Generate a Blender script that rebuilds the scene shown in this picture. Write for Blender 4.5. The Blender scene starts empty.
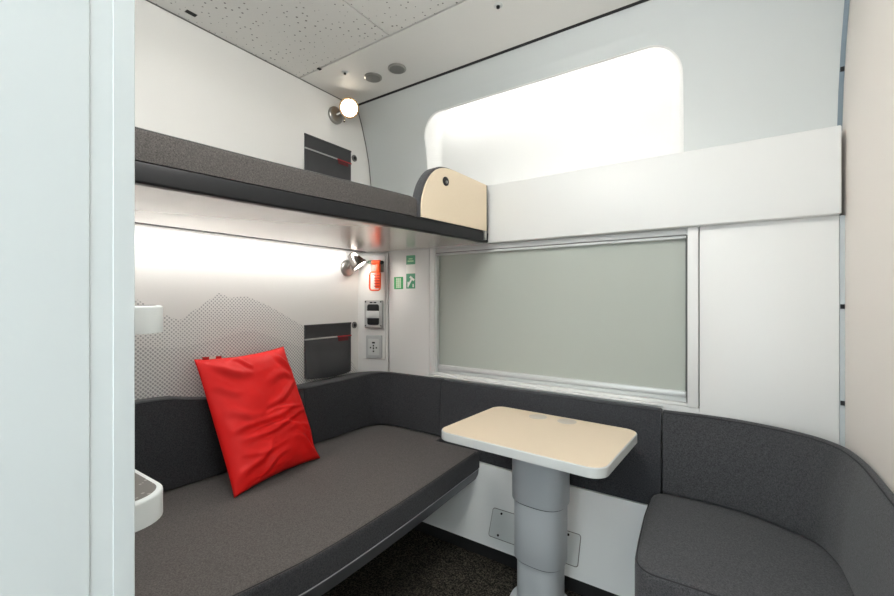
import bpy, bmesh, math, random
from mathutils import Vector, Matrix, noise
random.seed(7)
H = 1.27                       # eye height above the floor; lengths below are measured from the eye
PI = math.pi
C = bpy.context.scene.collection
sc = bpy.context.scene

# ------------------------------------------------------------------ materials
def nt(name):
    m = bpy.data.materials.new(name); m.use_nodes = True
    n = m.node_tree.nodes; l = m.node_tree.links
    return m, n, l, n['Principled BSDF']

def N(n, typ, **kw):
    o = n.new(typ)
    for k, v in kw.items(): setattr(o, k, v)
    return o

def plain(name, col, rough=.5, metal=0., bump=0., bscale=200., spec=None, coat=0.):
    m, n, l, b = nt(name)
    b.inputs['Base Color'].default_value = (*col, 1)
    b.inputs['Roughness'].default_value = rough
    b.inputs['Metallic'].default_value = metal
    if spec is not None: b.inputs['Specular IOR Level'].default_value = spec
    if coat: b.inputs['Coat Weight'].default_value = coat
    if bump:
        tc = N(n, 'ShaderNodeTexCoord'); no = N(n, 'ShaderNodeTexNoise'); bp = N(n, 'ShaderNodeBump')
        no.inputs['Scale'].default_value = bscale; no.inputs['Detail'].default_value = 3
        bp.inputs['Strength'].default_value = bump; bp.inputs['Distance'].default_value = .002
        l.new(tc.outputs['Object'], no.inputs['Vector']); l.new(no.outputs['Fac'], bp.inputs['Height'])
        l.new(bp.outputs['Normal'], b.inputs['Normal'])
    return m

def fabric(name, dark, light, scale=420., rough=.95, bump=.5, sheen=.15):
    m, n, l, b = nt(name)
    tc = N(n, 'ShaderNodeTexCoord')
    no = N(n, 'ShaderNodeTexNoise'); no.inputs['Scale'].default_value = scale; no.inputs['Detail'].default_value = 4; no.inputs['Roughness'].default_value = .7
    n2 = N(n, 'ShaderNodeTexNoise'); n2.inputs['Scale'].default_value = scale*.5; n2.inputs['Detail'].default_value = 2
    ad = N(n, 'ShaderNodeMath', operation='ADD')
    mu = N(n, 'ShaderNodeMath', operation='MULTIPLY'); mu.inputs[1].default_value = .5
    cr = N(n, 'ShaderNodeValToRGB')
    cr.color_ramp.elements[0].position = .36; cr.color_ramp.elements[0].color = (*dark, 1)
    cr.color_ramp.elements[1].position = .66; cr.color_ramp.elements[1].color = (*light, 1)
    bp = N(n, 'ShaderNodeBump'); bp.inputs['Strength'].default_value = bump; bp.inputs['Distance'].default_value = .0015
    l.new(tc.outputs['Object'], no.inputs['Vector']); l.new(tc.outputs['Object'], n2.inputs['Vector'])
    l.new(no.outputs['Fac'], ad.inputs[0]); l.new(n2.outputs['Fac'], ad.inputs[1]); l.new(ad.outputs[0], mu.inputs[0])
    l.new(mu.outputs[0], cr.inputs['Fac']); l.new(cr.outputs['Color'], b.inputs['Base Color'])
    l.new(no.outputs['Fac'], bp.inputs['Height']); l.new(bp.outputs['Normal'], b.inputs['Normal'])
    b.inputs['Roughness'].default_value = rough; b.inputs['Sheen Weight'].default_value = sheen
    b.inputs['Specular IOR Level'].default_value = .2
    return m

def emit(name, col, s):
    m, n, l, b = nt(name)
    b.inputs['Base Color'].default_value = (.8, .8, .8, 1)
    b.inputs['Emission Color'].default_value = (*col, 1); b.inputs['Emission Strength'].default_value = s
    return m

def mth(n, l, op, a, b=None, c=None):
    o = N(n, 'ShaderNodeMath', operation=op)
    for i, v in enumerate((a, b, c)):
        if v is None: continue
        if isinstance(v, (int, float)): o.inputs[i].default_value = v
        else: l.new(v, o.inputs[i])
    return o.outputs[0]

def mountain_wall():
    m, n, l, b = nt('printed_wall')
    geo = N(n, 'ShaderNodeNewGeometry'); sp = N(n, 'ShaderNodeSeparateXYZ'); l.new(geo.outputs['Position'], sp.inputs[0])
    Y, Z = sp.outputs['Y'], sp.outputs['Z']
    fy = mth(n, l, 'DIVIDE', Y, 2.0)
    def curve(pts):
        fc = N(n, 'ShaderNodeFloatCurve'); cm = fc.mapping; cv = cm.curves[0]
        cv.points[0].location = (0, (pts[0][1]+.6)/1.0); cv.points[1].location = (1, (pts[-1][1]+.6)/1.0)
        for y, z in pts: 
            p = cv.points.new(y/2.0, z+.6); 
        for p in cv.points: p.handle_type = 'VECTOR'
        cm.update(); l.new(fy, fc.inputs['Value'])
        return mth(n, l, 'ADD', fc.outputs[0], H-.6)
    r1 = curve([(.45, -.10), (.56, -.06), (.69, .004), (.78, -.06), (.862, -.098), (.93, -.05), (1.035, .025), (1.085, .001), (1.17, .010), (1.30, -.045), (1.49, -.15), (1.70, -.25), (1.85, -.38), (1.95, -.50)])
    r2 = curve([(.45, -.22), (.70, -.20), (.86, -.22), (1.0, -.20), (1.16, -.165), (1.22, -.17), (1.35, -.22), (1.55, -.30), (1.95, -.52)])
    a = .0125
    u = mth(n, l, 'DIVIDE', mth(n, l, 'ADD', Y, Z), a*1.414); v = mth(n, l, 'DIVIDE', mth(n, l, 'SUBTRACT', Y, Z), a*1.414)
    du = mth(n, l, 'SUBTRACT', mth(n, l, 'FRACT', u), .5); dv = mth(n, l, 'SUBTRACT', mth(n, l, 'FRACT', v), .5)
    d = mth(n, l, 'SQRT', mth(n, l, 'ADD', mth(n, l, 'MULTIPLY', du, du), mth(n, l, 'MULTIPLY', dv, dv)))
    dep = mth(n, l, 'SUBTRACT', r1, Z)                       # depth under the ridge
    inside = mth(n, l, 'GREATER_THAN', dep, 0.0)
    in2 = mth(n, l, 'GREATER_THAN', mth(n, l, 'SUBTRACT', r2, Z), 0.0)
    rad = mth(n, l, 'ADD', .30, mth(n, l, 'MULTIPLY', in2, .07))
    dot = mth(n, l, 'MULTIPLY', mth(n, l, 'LESS_THAN', d, rad), inside)
    mx = N(n, 'ShaderNodeMix', data_type='RGBA')
    l.new(dot, mx.inputs[0]); mx.inputs[6].default_value = (.83, .82, .80, 1); mx.inputs[7].default_value = (.43, .43, .435, 1)
    l.new(mx.outputs[2], b.inputs['Base Color']); b.inputs['Roughness'].default_value = .5
    return m

def perforated():
    m, n, l, b = nt('perforated_ceiling')
    geo = N(n, 'ShaderNodeNewGeometry')
    vo = N(n, 'ShaderNodeTexVoronoi', feature='F1', voronoi_dimensions='2D'); vo.inputs['Scale'].default_value = 24; vo.inputs['Randomness'].default_value = .7
    l.new(geo.outputs['Position'], vo.inputs['Vector'])
    no = N(n, 'ShaderNodeTexNoise'); no.inputs['Scale'].default_value = 6; l.new(geo.outputs['Position'], no.inputs['Vector'])
    rad = mth(n, l, 'SUBTRACT', mth(n, l, 'MULTIPLY', no.outputs['Fac'], .32), .09)
    dot = mth(n, l, 'LESS_THAN', vo.outputs['Distance'], rad)
    mx = N(n, 'ShaderNodeMix', data_type='RGBA'); l.new(dot, mx.inputs[0])
    mx.inputs[6].default_value = (.80, .79, .765, 1); mx.inputs[7].default_value = (.25, .24, .23, 1)
    l.new(mx.outputs[2], b.inputs['Base Color']); b.inputs['Roughness'].default_value = .6
    return m

def carpet():
    m, n, l, b = nt('carpet')
    tc = N(n, 'ShaderNodeTexCoord')
    no = N(n, 'ShaderNodeTexNoise'); no.inputs['Scale'].default_value = 150; no.inputs['Detail'].default_value = 5; no.inputs['Roughness'].default_value = .85
    l.new(tc.outputs['Object'], no.inputs['Vector'])
    cr = N(n, 'ShaderNodeValToRGB'); e = cr.color_ramp.elements
    e[0].position = .47; e[0].color = (.007, .007, .007, 1); e[1].position = .70; e[1].color = (.22, .195, .15, 1)
    l.new(no.outputs['Fac'], cr.inputs['Fac']); l.new(cr.outputs['Color'], b.inputs['Base Color'])
    bp = N(n, 'ShaderNodeBump'); bp.inputs['Strength'].default_value = .8; bp.inputs['Distance'].default_value = .004
    l.new(no.outputs['Fac'], bp.inputs['Height']); l.new(bp.outputs['Normal'], b.inputs['Normal'])
    b.inputs['Roughness'].default_value = 1; b.inputs['Specular IOR Level'].default_value = .1
    return m

def wood(name, c1, c2):
    m, n, l, b = nt(name)
    tc = N(n, 'ShaderNodeTexCoord'); mp = N(n, 'ShaderNodeMapping'); mp.inputs['Scale'].default_value = (3, 60, 60)
    no = N(n, 'ShaderNodeTexNoise'); no.inputs['Scale'].default_value = 2; no.inputs['Detail'].default_value = 4
    l.new(tc.outputs['Object'], mp.inputs[0]); l.new(mp.outputs[0], no.inputs['Vector'])
    mx = N(n, 'ShaderNodeMix', data_type='RGBA'); l.new(no.outputs['Fac'], mx.inputs[0])
    mx.inputs[6].default_value = (*c1, 1); mx.inputs[7].default_value = (*c2, 1)
    l.new(mx.outputs[2], b.inputs['Base Color']); b.inputs['Roughness'].default_value = .42
    return m

def speckle(name, base, spots):
    m, n, l, b = nt(name)
    tc = N(n, 'ShaderNodeTexCoord'); vo = N(n, 'ShaderNodeTexVoronoi'); vo.inputs['Scale'].default_value = 90
    l.new(tc.outputs['Object'], vo.inputs['Vector'])
    f = mth(n, l, 'LESS_THAN', vo.outputs['Distance'], .22)
    mx = N(n, 'ShaderNodeMix', data_type='RGBA'); l.new(f, mx.inputs[0])
    mx.inputs[6].default_value = (*base, 1); mx.inputs[7].default_value = (*spots, 1)
    l.new(mx.outputs[2], b.inputs['Base Color']); b.inputs['Roughness'].default_value = .7
    return m

M = dict(
    white=plain('white_panel', (.72, .725, .715), .42),
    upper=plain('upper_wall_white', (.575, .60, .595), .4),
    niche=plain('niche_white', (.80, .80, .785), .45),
    warm=plain('warm_white', (.84, .785, .735), .5),
    cool=plain('cool_white', (.52, .572, .585), .5),
    ceil=plain('ceiling_white', (.82, .81, .785), .5),
    perf=perforated(), mountain=mountain_wall(), carpet=carpet(),
    gap=plain('dark_gap', (.03, .03, .032), .8),
    seam=plain('seam_grey', (.16, .16, .155), .7),
    strip=plain('blue_grey_trim', (.20, .25, .29), .4, .3),
    striplow=plain('light_grey_trim', (.46, .50, .52), .4),
    railedge=plain('rail_edge_grey', (.40, .41, .44), .4, .3),
    rail2=plain('rail_grey', (.50, .515, .515), .5),
    skirt=plain('heater_panel', (.84, .87, .87), .22),
    plate=plain('plate_grey', (.66, .70, .70), .3),
    black=plain('black_satin', (.010, .0105, .012), .5, spec=.3),
    blackmat=plain('black_plastic', (.02, .02, .021), .55),
    rail=plain('dark_aluminium', (.115, .12, .135), .4, .35),
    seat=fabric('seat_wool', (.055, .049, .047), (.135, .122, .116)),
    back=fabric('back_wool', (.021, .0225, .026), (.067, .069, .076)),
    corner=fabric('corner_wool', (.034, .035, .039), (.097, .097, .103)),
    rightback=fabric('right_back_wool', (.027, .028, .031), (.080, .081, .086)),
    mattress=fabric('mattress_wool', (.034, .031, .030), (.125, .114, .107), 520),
    pipe=plain('piping_cloth', (.022, .022, .025), .9),
    under=plain('bunk_underside', (.62, .60, .57), .24, .55),
    alu=plain('silver_paint', (.66, .68, .68), .4, .25),
    steel=plain('satin_steel', (.45, .44, .42), .3, .9),
    chrome=plain('chrome', (.55, .53, .5), .18, 1.),
    darkchrome=plain('dark_chrome', (.23, .21, .195), .22, 1.),
    glowcopper=plain('copper_glow_rim', (.72, .47, .24), .45, .2),  # golden tone imitates the warm bloom round the lit lens
    lens_u=emit('lamp_lens_upper', (1, .88, .70), 9),
    lens_l=emit('lamp_lens_lower', (1, .92, .8), 24),
    led=emit('led_strip', (1, .97, .93), 38),
    ledn=emit('led_niche', (1, .985, .965), 13),
    lum=emit('fill_luminaire', (1, .985, .95), 15),
    fill_lum2=emit('fill_luminaire_entry', (.90, .97, 1), 2.5),
    daylight=emit('corridor_daylight', (.86, .95, 1), 6),
    blind=plain('blind_cloth', (.40, .43, .39), .62, bump=.15, bscale=900),
    red=plain('red_cotton', (.76, .008, .007), .5, bump=.2, bscale=700, spec=.3),
    tag=plain('white_tape', (.8, .78, .72), .8), redtag=plain('red_tape', (.45, .01, .01), .8), redlabel=plain('red_label', (.42, .015, .02), .7), darkred=plain('dark_red_patch', (.11, .012, .016), .8),
    wood=wood('birch_laminate', (.78, .66, .50), (.75, .625, .46)),
    table=wood('table_laminate', (.72, .60, .455), (.70, .58, .435)),
    edge=plain('table_edge', (.56, .585, .58), .42),
    inlay=plain('inlay_grey', (.52, .47, .41), .4),
    post=plain('post_grey', (.43, .465, .49), .4, bump=.05, bscale=500),
    pocket=plain('pocket_canvas', (.042, .043, .047), .55, bump=.3, bscale=600),
    band=plain('elastic_grey', (.48, .48, .47), .8),
    grey=plain('device_grey', (.40, .41, .41), .4, .2), lightgrey=plain('outlet_grey', (.46, .48, .49), .4),
    orange=plain('orange_plastic', (.85, .085, .01), .4), dred=plain('dark_red_plastic', (.40, .02, .008), .4),
    bracket=plain('bracket_grey', (.22, .21, .19), .5), dgreen=plain('hammer_tip', (.05, .09, .06), .4),
    green=plain('sign_green', (.02, .36, .10), .35), dkgreen=plain('sign_dark_green', (.06, .30, .16), .35),
    signwhite=plain('sign_white', (.82, .84, .80), .35), palegreen=plain('sign_pale_green', (.42, .70, .42), .35),
    step=plain('step_white', (.66, .70, .70), .35), tread=speckle('step_tread', (.15, .14, .13), (.32, .31, .29)),
    glass=plain('window_glass', (.05, .06, .07), .05), button=plain('button_grey', (.18, .18, .18), .4, .4),
    disc=plain('disc_grey', (.27, .27, .26), .45, .5),
)

# ------------------------------------------------------------------ mesh tools
class B:
    def __init__(s): s.bm = bmesh.new(); s.mats = []; s.mi = 0
    def mat(s, m):
        if m not in s.mats: s.mats.append(m)
        s.mi = s.mats.index(m); return s
    def merge(s, bm, mtx=None):
        for f in bm.faces: f.material_index = s.mi
        if mtx: bmesh.ops.transform(bm, matrix=mtx, verts=bm.verts)
        me = bpy.data.meshes.new('t'); bm.to_mesh(me); bm.free(); s.bm.from_mesh(me); bpy.data.meshes.remove(me); return s
    def box(s, x0, x1, y0, y1, z0, z1, bev=0, seg=2, mtx=None):
        bm = bmesh.new(); r = bmesh.ops.create_cube(bm, size=1)
        for v in bm.verts: v.co = Vector(((x0+x1)/2+v.co.x*(x1-x0), (y0+y1)/2+v.co.y*(y1-y0), (z0+z1)/2+v.co.z*(z1-z0)))
        if bev: bmesh.ops.bevel(bm, geom=bm.edges[:], offset=bev, segments=seg, affect='EDGES', profile=.5)
        return s.merge(bm, mtx)
    def loft(s, rings, closed=True, cap=True):
        bm = bmesh.new(); R = [[bm.verts.new(p) for p in r] for r in rings]
        n = len(rings[0])
        for a, b in zip(R, R[1:]):
            for i in range(n if closed else n-1):
                j = (i+1) % n; bm.faces.new((a[i], a[j], b[j], b[i]))
        if cap and closed: bm.faces.new(R[0][::-1]); bm.faces.new(R[-1])
        bmesh.ops.recalc_face_normals(bm, faces=bm.faces); return s.merge(bm)
    def prism(s, poly, z0, z1, r=0, dome=0, seg=4, mtx=None):
        """solid on a plan outline (counter-clockwise) with rounded rims"""
        bm0 = B(); rings = []
        for k in range(seg+1 if r else 1):
            t = k/seg*PI/2 if r else 0
            rings.append([(x, y, z0+r*(1-math.sin(t))) for x, y in inset(poly, r*(1-math.sin(t)) if 0 else r*(1-math.cos(PI/2-t)))])
        if r:
            for k in range(seg+1):
                t = k/seg*PI/2; rings.append([(x, y, z1-r*(1-math.sin(t))) for x, y in inset(poly, r*(1-math.cos(t)))])
        else: rings.append([(x, y, z1) for x, y in poly])
        if dome:
            cx = sum(p[0] for p in poly)/len(poly); cy = sum(p[1] for p in poly)/len(poly)
            last = rings[-1]
            for f, h in ((.93, .35), (.8, .7), (.5, .95), (.2, 1)): rings.append([(cx+(x-cx)*f, cy+(y-cy)*f, z+dome*h) for x, y, z in last])
        bm0.loft(rings); s_bm = bm0.bm
        return s.merge(s_bm, mtx)
    def lathe(s, p, d, prof, n=32, cap=True):
        """prof: (distance along d, radius)"""
        d = Vector(d).normalized(); u = d.orthogonal().normalized(); v = d.cross(u); p = Vector(p)
        return s.loft([[p+d*a+(u*math.cos(2*PI*k/n)+v*math.sin(2*PI*k/n))*max(r, 1e-5) for k in range(n)] for a, r in prof], cap=cap)
    def tube(s, path, r, n=8, closed=False):
        P = [Vector(p) for p in path]; rings = []; up = Vector((0, 0, 1)); L = len(P)
        for i, p in enumerate(P):
            t = ((P[(i+1) % L]-P[i-1]) if closed else (P[min(i+1, L-1)]-P[max(i-1, 0)])).normalized()
            a = t.cross(up)
            if a.length < .05: a = t.cross(Vector((1, .3, 0)))
            a.normalize(); b = a.cross(t)
            rings.append([p+(a*math.cos(2*PI*k/n)+b*math.sin(2*PI*k/n))*r for k in range(n)])
        if closed: rings.append(rings[0])
        return s.loft(rings, cap=not closed)
    def build(s, name, mat=None, parent=None, smooth=35, loc=None):
        bm = s.bm
        bmesh.ops.remove_doubles(bm, verts=bm.verts, dist=1e-6)
        for v in bm.verts: v.co.z += H
        if parent: base = Vector(parent['_w']) if '_w' in parent else Vector(parent.location)
        elif loc is not None: base = Vector((loc[0], loc[1], loc[2]+H))
        else:
            xs = [v.co.x for v in bm.verts]; ys = [v.co.y for v in bm.verts]; zs = [v.co.z for v in bm.verts]
            base = Vector(((min(xs)+max(xs))/2, (min(ys)+max(ys))/2, min(zs)))
        for v in bm.verts: v.co -= base
        me = bpy.data.meshes.new(name); bm.to_mesh(me); bm.free()
        for p in me.polygons: p.use_smooth = True
        me.set_sharp_from_angle(angle=math.radians(smooth))
        for m in (s.mats or [mat]): me.materials.append(m if not isinstance(m, str) else M[m])
        o = bpy.data.objects.new(name, me); C.objects.link(o)
        if parent: o.parent = parent; WORLD[o.name] = base
        else: o.location = base
        return o
WORLD = {}
def part(b, name, mat, parent, label=None, smooth=35):
    """a part (or sub-part) whose mesh is kept in the frame of its top-level thing"""
    root = parent
    while root.parent: root = root.parent
    bm = b.bm; bmesh.ops.remove_doubles(bm, verts=bm.verts, dist=1e-6)
    base = Vector(root.location)
    for v in bm.verts: v.co.z += H; v.co -= base
    me = bpy.data.meshes.new(name); bm.to_mesh(me); bm.free()
    for p in me.polygons: p.use_smooth = True
    me.set_sharp_from_angle(angle=math.radians(smooth))
    for m in (b.mats or [mat]): me.materials.append(M[m] if isinstance(m, str) else m)
    o = bpy.data.objects.new(name, me); C.objects.link(o); o.parent = parent
    if label: o['label'] = label
    return o
def tag(o, label, cat, group=None):
    o['label'] = label; o['category'] = cat
    if group: o['group'] = group
    return o
def thing(name, label, cat, loc, group=None):
    o = bpy.data.objects.new(name, None); C.objects.link(o); o.location = (loc[0], loc[1], loc[2]+H); o.empty_display_size = .05
    return tag(o, label, cat, group)
def struct(b, name, mat, smooth=35):
    o = b.build(name, mat, smooth=smooth); o['kind'] = 'structure'; return o

def inset(poly, d):
    if not d: return list(poly)
    out = []; n = len(poly)
    for i in range(n):
        a = Vector(poly[i-1]); b = Vector(poly[i]); c = Vector(poly[(i+1) % n])
        e1 = (b-a); e2 = (c-b)
        if e1.length < 1e-9: e1 = e2
        if e2.length < 1e-9: e2 = e1
        e1 = e1.normalized(); e2 = e2.normalized()
        n1 = Vector((-e1.y, e1.x)); n2 = Vector((-e2.y, e2.x)); m = n1+n2
        m = m.normalized() if m.length > 1e-6 else n1
        k = d/max(.35, m.dot(n1)); out.append((b.x+m.x*k, b.y+m.y*k))
    return out
def rrect(x0, x1, y0, y1, r, n=8):
    P = []
    for cx, cy, a in ((x1-r, y0+r, -PI/2), (x1-r, y1-r, 0), (x0+r, y1-r, PI/2), (x0+r, y0+r, PI)):
        for k in range(n+1): P.append((cx+r*math.cos(a+k/n*PI/2), cy+r*math.sin(a+k/n*PI/2)))
    return P
def smooth_line(P, per=8):
    """Catmull-Rom through points of any dimension"""
    P = [Vector(p) for p in P]; out = []
    for i in range(len(P)-1):
        a = P[max(i-1, 0)]; b = P[i]; c = P[i+1]; d = P[min(i+2, len(P)-1)]
        for k in range(per):
            t = k/per
            out.append(.5*((2*b)+(c-a)*t+(2*a-5*b+4*c-d)*t*t+(3*b-a-3*c+d)*t**3))
    out.append(P[-1]); return out
def frame_mtx(o, ex, ey):
    """local x -> ex, local y -> ey, local z -> ex x ey, at o"""
    ex = Vector(ex).normalized(); ey = Vector(ey).normalized(); ez = ex.cross(ey)
    m = Matrix.Identity(4)
    for i in range(3): m[i][0] = ex[i]; m[i][1] = ey[i]; m[i][2] = ez[i]; m[i][3] = o[i]
    return m

# ------------------------------------------------------------------ room shell
FZ, CZ = -H, 1.236
XL, XR, YW = -2.0, .34, 2.0
YB = -.95                                  # entry end behind the eye
def prof(z):                               # inward lean of the upper window wall
    P = [(-2, 2.045), (.75, 2.045), (.9, 2.025), (1.02, 1.995), (1.14, 1.957), (1.245, 1.912), (1.4, 1.84)]
    for (a, ya), (b, yb) in zip(P, P[1:]):
        if z <= b: return ya+(yb-ya)*(z-a)/(b-a)
    return P[-1][1]

struct(B().box(XL-.05, XR+.05, YB-.05, 2.12, FZ-.05, FZ), 'floor', 'carpet')
b = B()
b.mat('ceil').box(XL-.05, XR+.05, 1.4835, 1.884, CZ, CZ+.04)           # plain strip by the window wall
b.mat('perf').box(XL-.05, -1.3285, -.02, 1.4735, CZ, CZ+.04)
b.mat('perf').box(-1.321, XR+.05, -.02, 1.4735, CZ, CZ+.04)
b.mat('ceil').box(XL-.05, XR+.05, YB-.05, -.025, CZ, CZ+.04)
b.mat('gap').box(XL-.05, XR+.05, YB-.05, 2.1, CZ+.012, CZ+.045)       # what shows through the joints
struct(b, 'ceiling', None)
struct(B().box(XL-.05, XL, .164, 2.12, FZ, CZ+.0), 'wall_left', 'mountain')
struct(B().box(XL-.05, -.552, .112, .172, FZ, CZ), 'wall_front', 'cool')
# entry partition beside the eye: flat panel, shallow reveal, post
b = B(); b.box(-.55, -.496, YB, .1368, FZ, CZ, .0006, 1)
struct(b, 'wall_entry', 'cool')
b = B(); b.box(-.5505, -.4957, .1545, .1726, FZ, CZ, .0006, 1); struct(b, 'trim_1', 'cool')
b = B(); b.loft([[(-.55, .136, z), (-.4972, .136, z), (-.4963, .155, z), (-.55, .155, z)] for z in (FZ, CZ)]); struct(b, 'trim_2', 'cool')
xr = lambda z: .3405+max(0, z-.6)*.024
struct(B().loft([[(xr(z), YB-.05, z), (XR+.07, YB-.05, z), (XR+.07, 2.12, z), (xr(z), 2.12, z)] for z in (FZ, .6, CZ)]), 'wall_right', 'warm')
b = B()
for q in ((-.55, XR+.07, FZ, -.55), (-.55, XR+.07, .85, CZ), (-.55, -.44, -.55, .85), (.28, XR+.07, -.55, .85)): b.box(q[0], q[1], YB-.05, YB, q[2], q[3])
struct(b, 'wall_entry_end', 'white')
b = B(); b.box(-.445, -.41, YB-.03, YB+.01, -.555, .855, .003); b.box(.25, .285, YB-.03, YB+.01, -.555, .855, .003)
b.box(-.41, .25, YB-.03, YB+.01, -.555, -.52, .003); b.box(-.41, .25, YB-.03, YB+.01, .82, .855, .003)
w2 = struct(b, 'window_2', 'alu')
part(B().box(-.41, .25, YB-.018, YB-.012, -.52, .82), 'window_pane', 'daylight', w2)

# lower window wall: dark carcass and white panels with narrow joints
b = B(); b.box(XL-.05, XR+.05, 2.055, 2.12, FZ, .29); struct(b, 'wall_back', 'seam')
b = B(); b.box(-1.7955, -1.478, 2.0, 2.054, -.90, .295, .003); struct(b, 'trim_3', 'white')
b = B(); b.box(-.1405, -.1015, 1.994, 2.054, -.452, .295, .003); struct(b, 'trim_4', 'white')
b = B(); b.box(-.098, .3268, 2.0, 2.054, -.90, .295, .003); struct(b, 'trim_5', 'white')
b = B(); b.box(-1.4755, -1.437, 1.996, 2.054, -.452, .295, .008, 3); struct(b, 'trim_6', 'white')
b = B(); b.box(-1.4755, -.0985, 2.006, 2.054, -.90, -.4545); struct(b, 'trim_7', 'white')
# angled corner panel that carries the sockets
ce = Vector((.944, .330, 0)); cn = Vector((.330, -.944, 0)); cp = Vector((-2, 1.93, 0))
CH = frame_mtx(cp, ce, (0, 0, 1))          # local x along the panel, y up, z into the room
b = B(); b.box(0, .209, -.90, .292, -.03, 0, .002, 1, CH); struct(b, 'trim_8', 'white')
b = B()
P = rrect(.026, .193, -.392, .272, .006, 3)
b.prism(P, 0, .008, .003, mtx=CH); struct(b, 'trim_9', 'white')

# window: frame, pane, sill
b = B(); b.box(-1.437, -.1405, 2.006, 2.047, .263, .292, .002)
b.box(-1.437, -.1405, 2.006, 2.047, -.4535, -.4405, .002)
win = struct(b, 'window_1', 'white')
b = B(); b.box(-1.437, -.1405, 2.048, 2.054, -.44, .262); part(b, 'window_pane', 'glass', win)
b = B(); b.box(-1.4365, -.232, 1.984, 2.0055, -.4615, -.4525, .002)
part(b, 'window_sill', 'white', win)

# overhead casing across the window
b = B(); b.box(-1.067, .327, 1.965, 2.10, .293, .602, .006, 3); b.box(XL, -1.069, 2.005, 2.10, .293, .602); struct(b, 'trim_10', 'white')

# upper window wall with its round-cornered niche
HX0, HX1, HT, HR = -1.521, -.158, 1.086, .135
def arc_top(x):
    d = min(x-HX0, HX1-x)
    return HT if d >= HR else HT-HR+math.sqrt(max(0, HR*HR-(HR-d)**2))
mid = [HX0+HR*(1-math.cos(k/14*PI/2)) for k in range(15)]+[HX0+HR+(HX1-HX0-2*HR)*k/6 for k in range(1, 6)]+[HX1-HR*(1-math.cos((14-k)/14*PI/2)) for k in range(15)]
bm = bmesh.new()
def strip(xs, zlo):
    cols = []
    for x in xs:
        z0 = zlo(x); cols.append([bm.verts.new((x, prof(z0+(1.241-z0)*k/24), z0+(1.241-z0)*k/24)) for k in range(25)])
    for a, c in zip(cols, cols[1:]):
        for k in range(24): bm.faces.new((a[k], c[k], c[k+1], a[k+1]))
strip([XL, -1.8, HX0], lambda x: .58); strip(mid, arc_top); strip([HX1, 0, .352], lambda x: .58)
bmesh.ops.remove_doubles(bm, verts=bm.verts, dist=1e-5)
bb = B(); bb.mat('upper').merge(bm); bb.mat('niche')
# reveal: from the rim back to the niche's rear face, with a soft rounded lip
outline = [(HX0, .58+(HT-HR-.58)*k/8) for k in range(8)]+[(x, arc_top(x)) for x in mid]+[(HX1, .58+(HT-HR-.58)*(7-k)/8) for k in range(8)]
cxn, YN = (HX0+HX1)/2, 2.115
def off(x, z, d):                          # move an outline point towards the opening
    i = outline.index((x, z)); a = Vector(outline[max(i-1, 0)]); c = Vector(outline[min(i+1, len(outline)-1)])
    t = (c-a).normalized(); n_ = Vector((t.y, -t.x)); return x+n_.x*d, z+n_.y*d
rings = []
def cove(x):
    t = min(1, max(0, min(x-HX0, HX1-x)/(HR*.75))); return t*t*(3-2*t)
FR = .055                                  # fillet between the sides and the rear face
steps = [(0, 0, 0, 0), (.0025, .0012, 0, 0), (.0045, .004, 0, 0), (.006, .009, 0, 0), (.006, .014, .075, 0)]+[(.006, None, .088, k/8*PI/2) for k in range(9)]
for d, dy, up, fa in steps:
    r = []
    for x, z in outline:
        w_ = cove(x) if z > HT-HR else 0
        f = min(FR, YN-prof(z)-.016)*(1-w_)
        dd = d+(f*(1-math.cos(fa)) if dy is None else 0)
        X, Z = off(x, z, dd) if dd else (x, z)
        Y = prof(z)+dy if dy is not None else YN-f+f*math.sin(fa)
        r.append((X, Y, Z+up*w_))
    rings.append(r)
bb.loft(rings, closed=False, cap=False)
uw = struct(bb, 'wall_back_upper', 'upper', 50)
b = B(); b.box(HX0-.02, HX1+.02, YN, YN+.02, .56, 1.2); struct(b, 'trim_11', 'niche')
b = B(); b.box(XL-.05, XR+.05, 2.135, 2.16, .2, 1.3); struct(b, 'wall_back_outer', 'seam')

# dark joints and edge strips
def vstrip(x, w, d, z0, z1, name, mat, yoff=0, lean=0):
    n_ = 24; rings = []
    for k in range(n_+1):
        z = z0+(z1-z0)*k/n_; y = prof(z)+yoff if z0 >= .55 else 2.0+yoff
        X = x+lean*max(0, z-.6); rings.append([(X-w/2, y-d, z), (X+w/2, y-d, z), (X+w/2, y+.01, z), (X-w/2, y+.01, z)])
    return struct(B().loft(rings), name, mat)
vstrip(-1.9965, .007, .002, .6, 1.236, 'trim_12', 'seam')
vstrip(.3335, .0135, .003, .603, 1.236, 'trim_13', 'strip', 0, .024)
vstrip(.3338, .0132, .002, -.90, .292, 'trim_14', 'striplow')
b = B(); b.box(XL, XR+.02, 1.880, 1.914, 1.241, 1.25); struct(b, 'trim_15', 'gap')
b = B(); b.box(XL, XL+.004, .172, 1.915, 1.232, 1.2365); struct(b, 'trim_16', 'seam')
clip = None
for z, w_ in ((1.09, 'upper clip on the blue-grey joint strip beside the niche wall'), (.82, 'second clip below it on the blue-grey joint strip above the casing'),
              (-.03, 'dark clip halfway up the corner joint beside the window panel'), (-.37, 'lowest dark clip on the corner joint, just above the corner seat back')):
    y = prof(z) if z > .5 else 2.0
    xo = max(0, z-.6)*.024; o = B().box(.3278+xo, .3392+xo, y-.0085, y-.0025, z-.008, z+.008, .001).build('joint_clip', 'black'); tag(o, w_, 'clip', 'clips on the corner joint strip')

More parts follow.
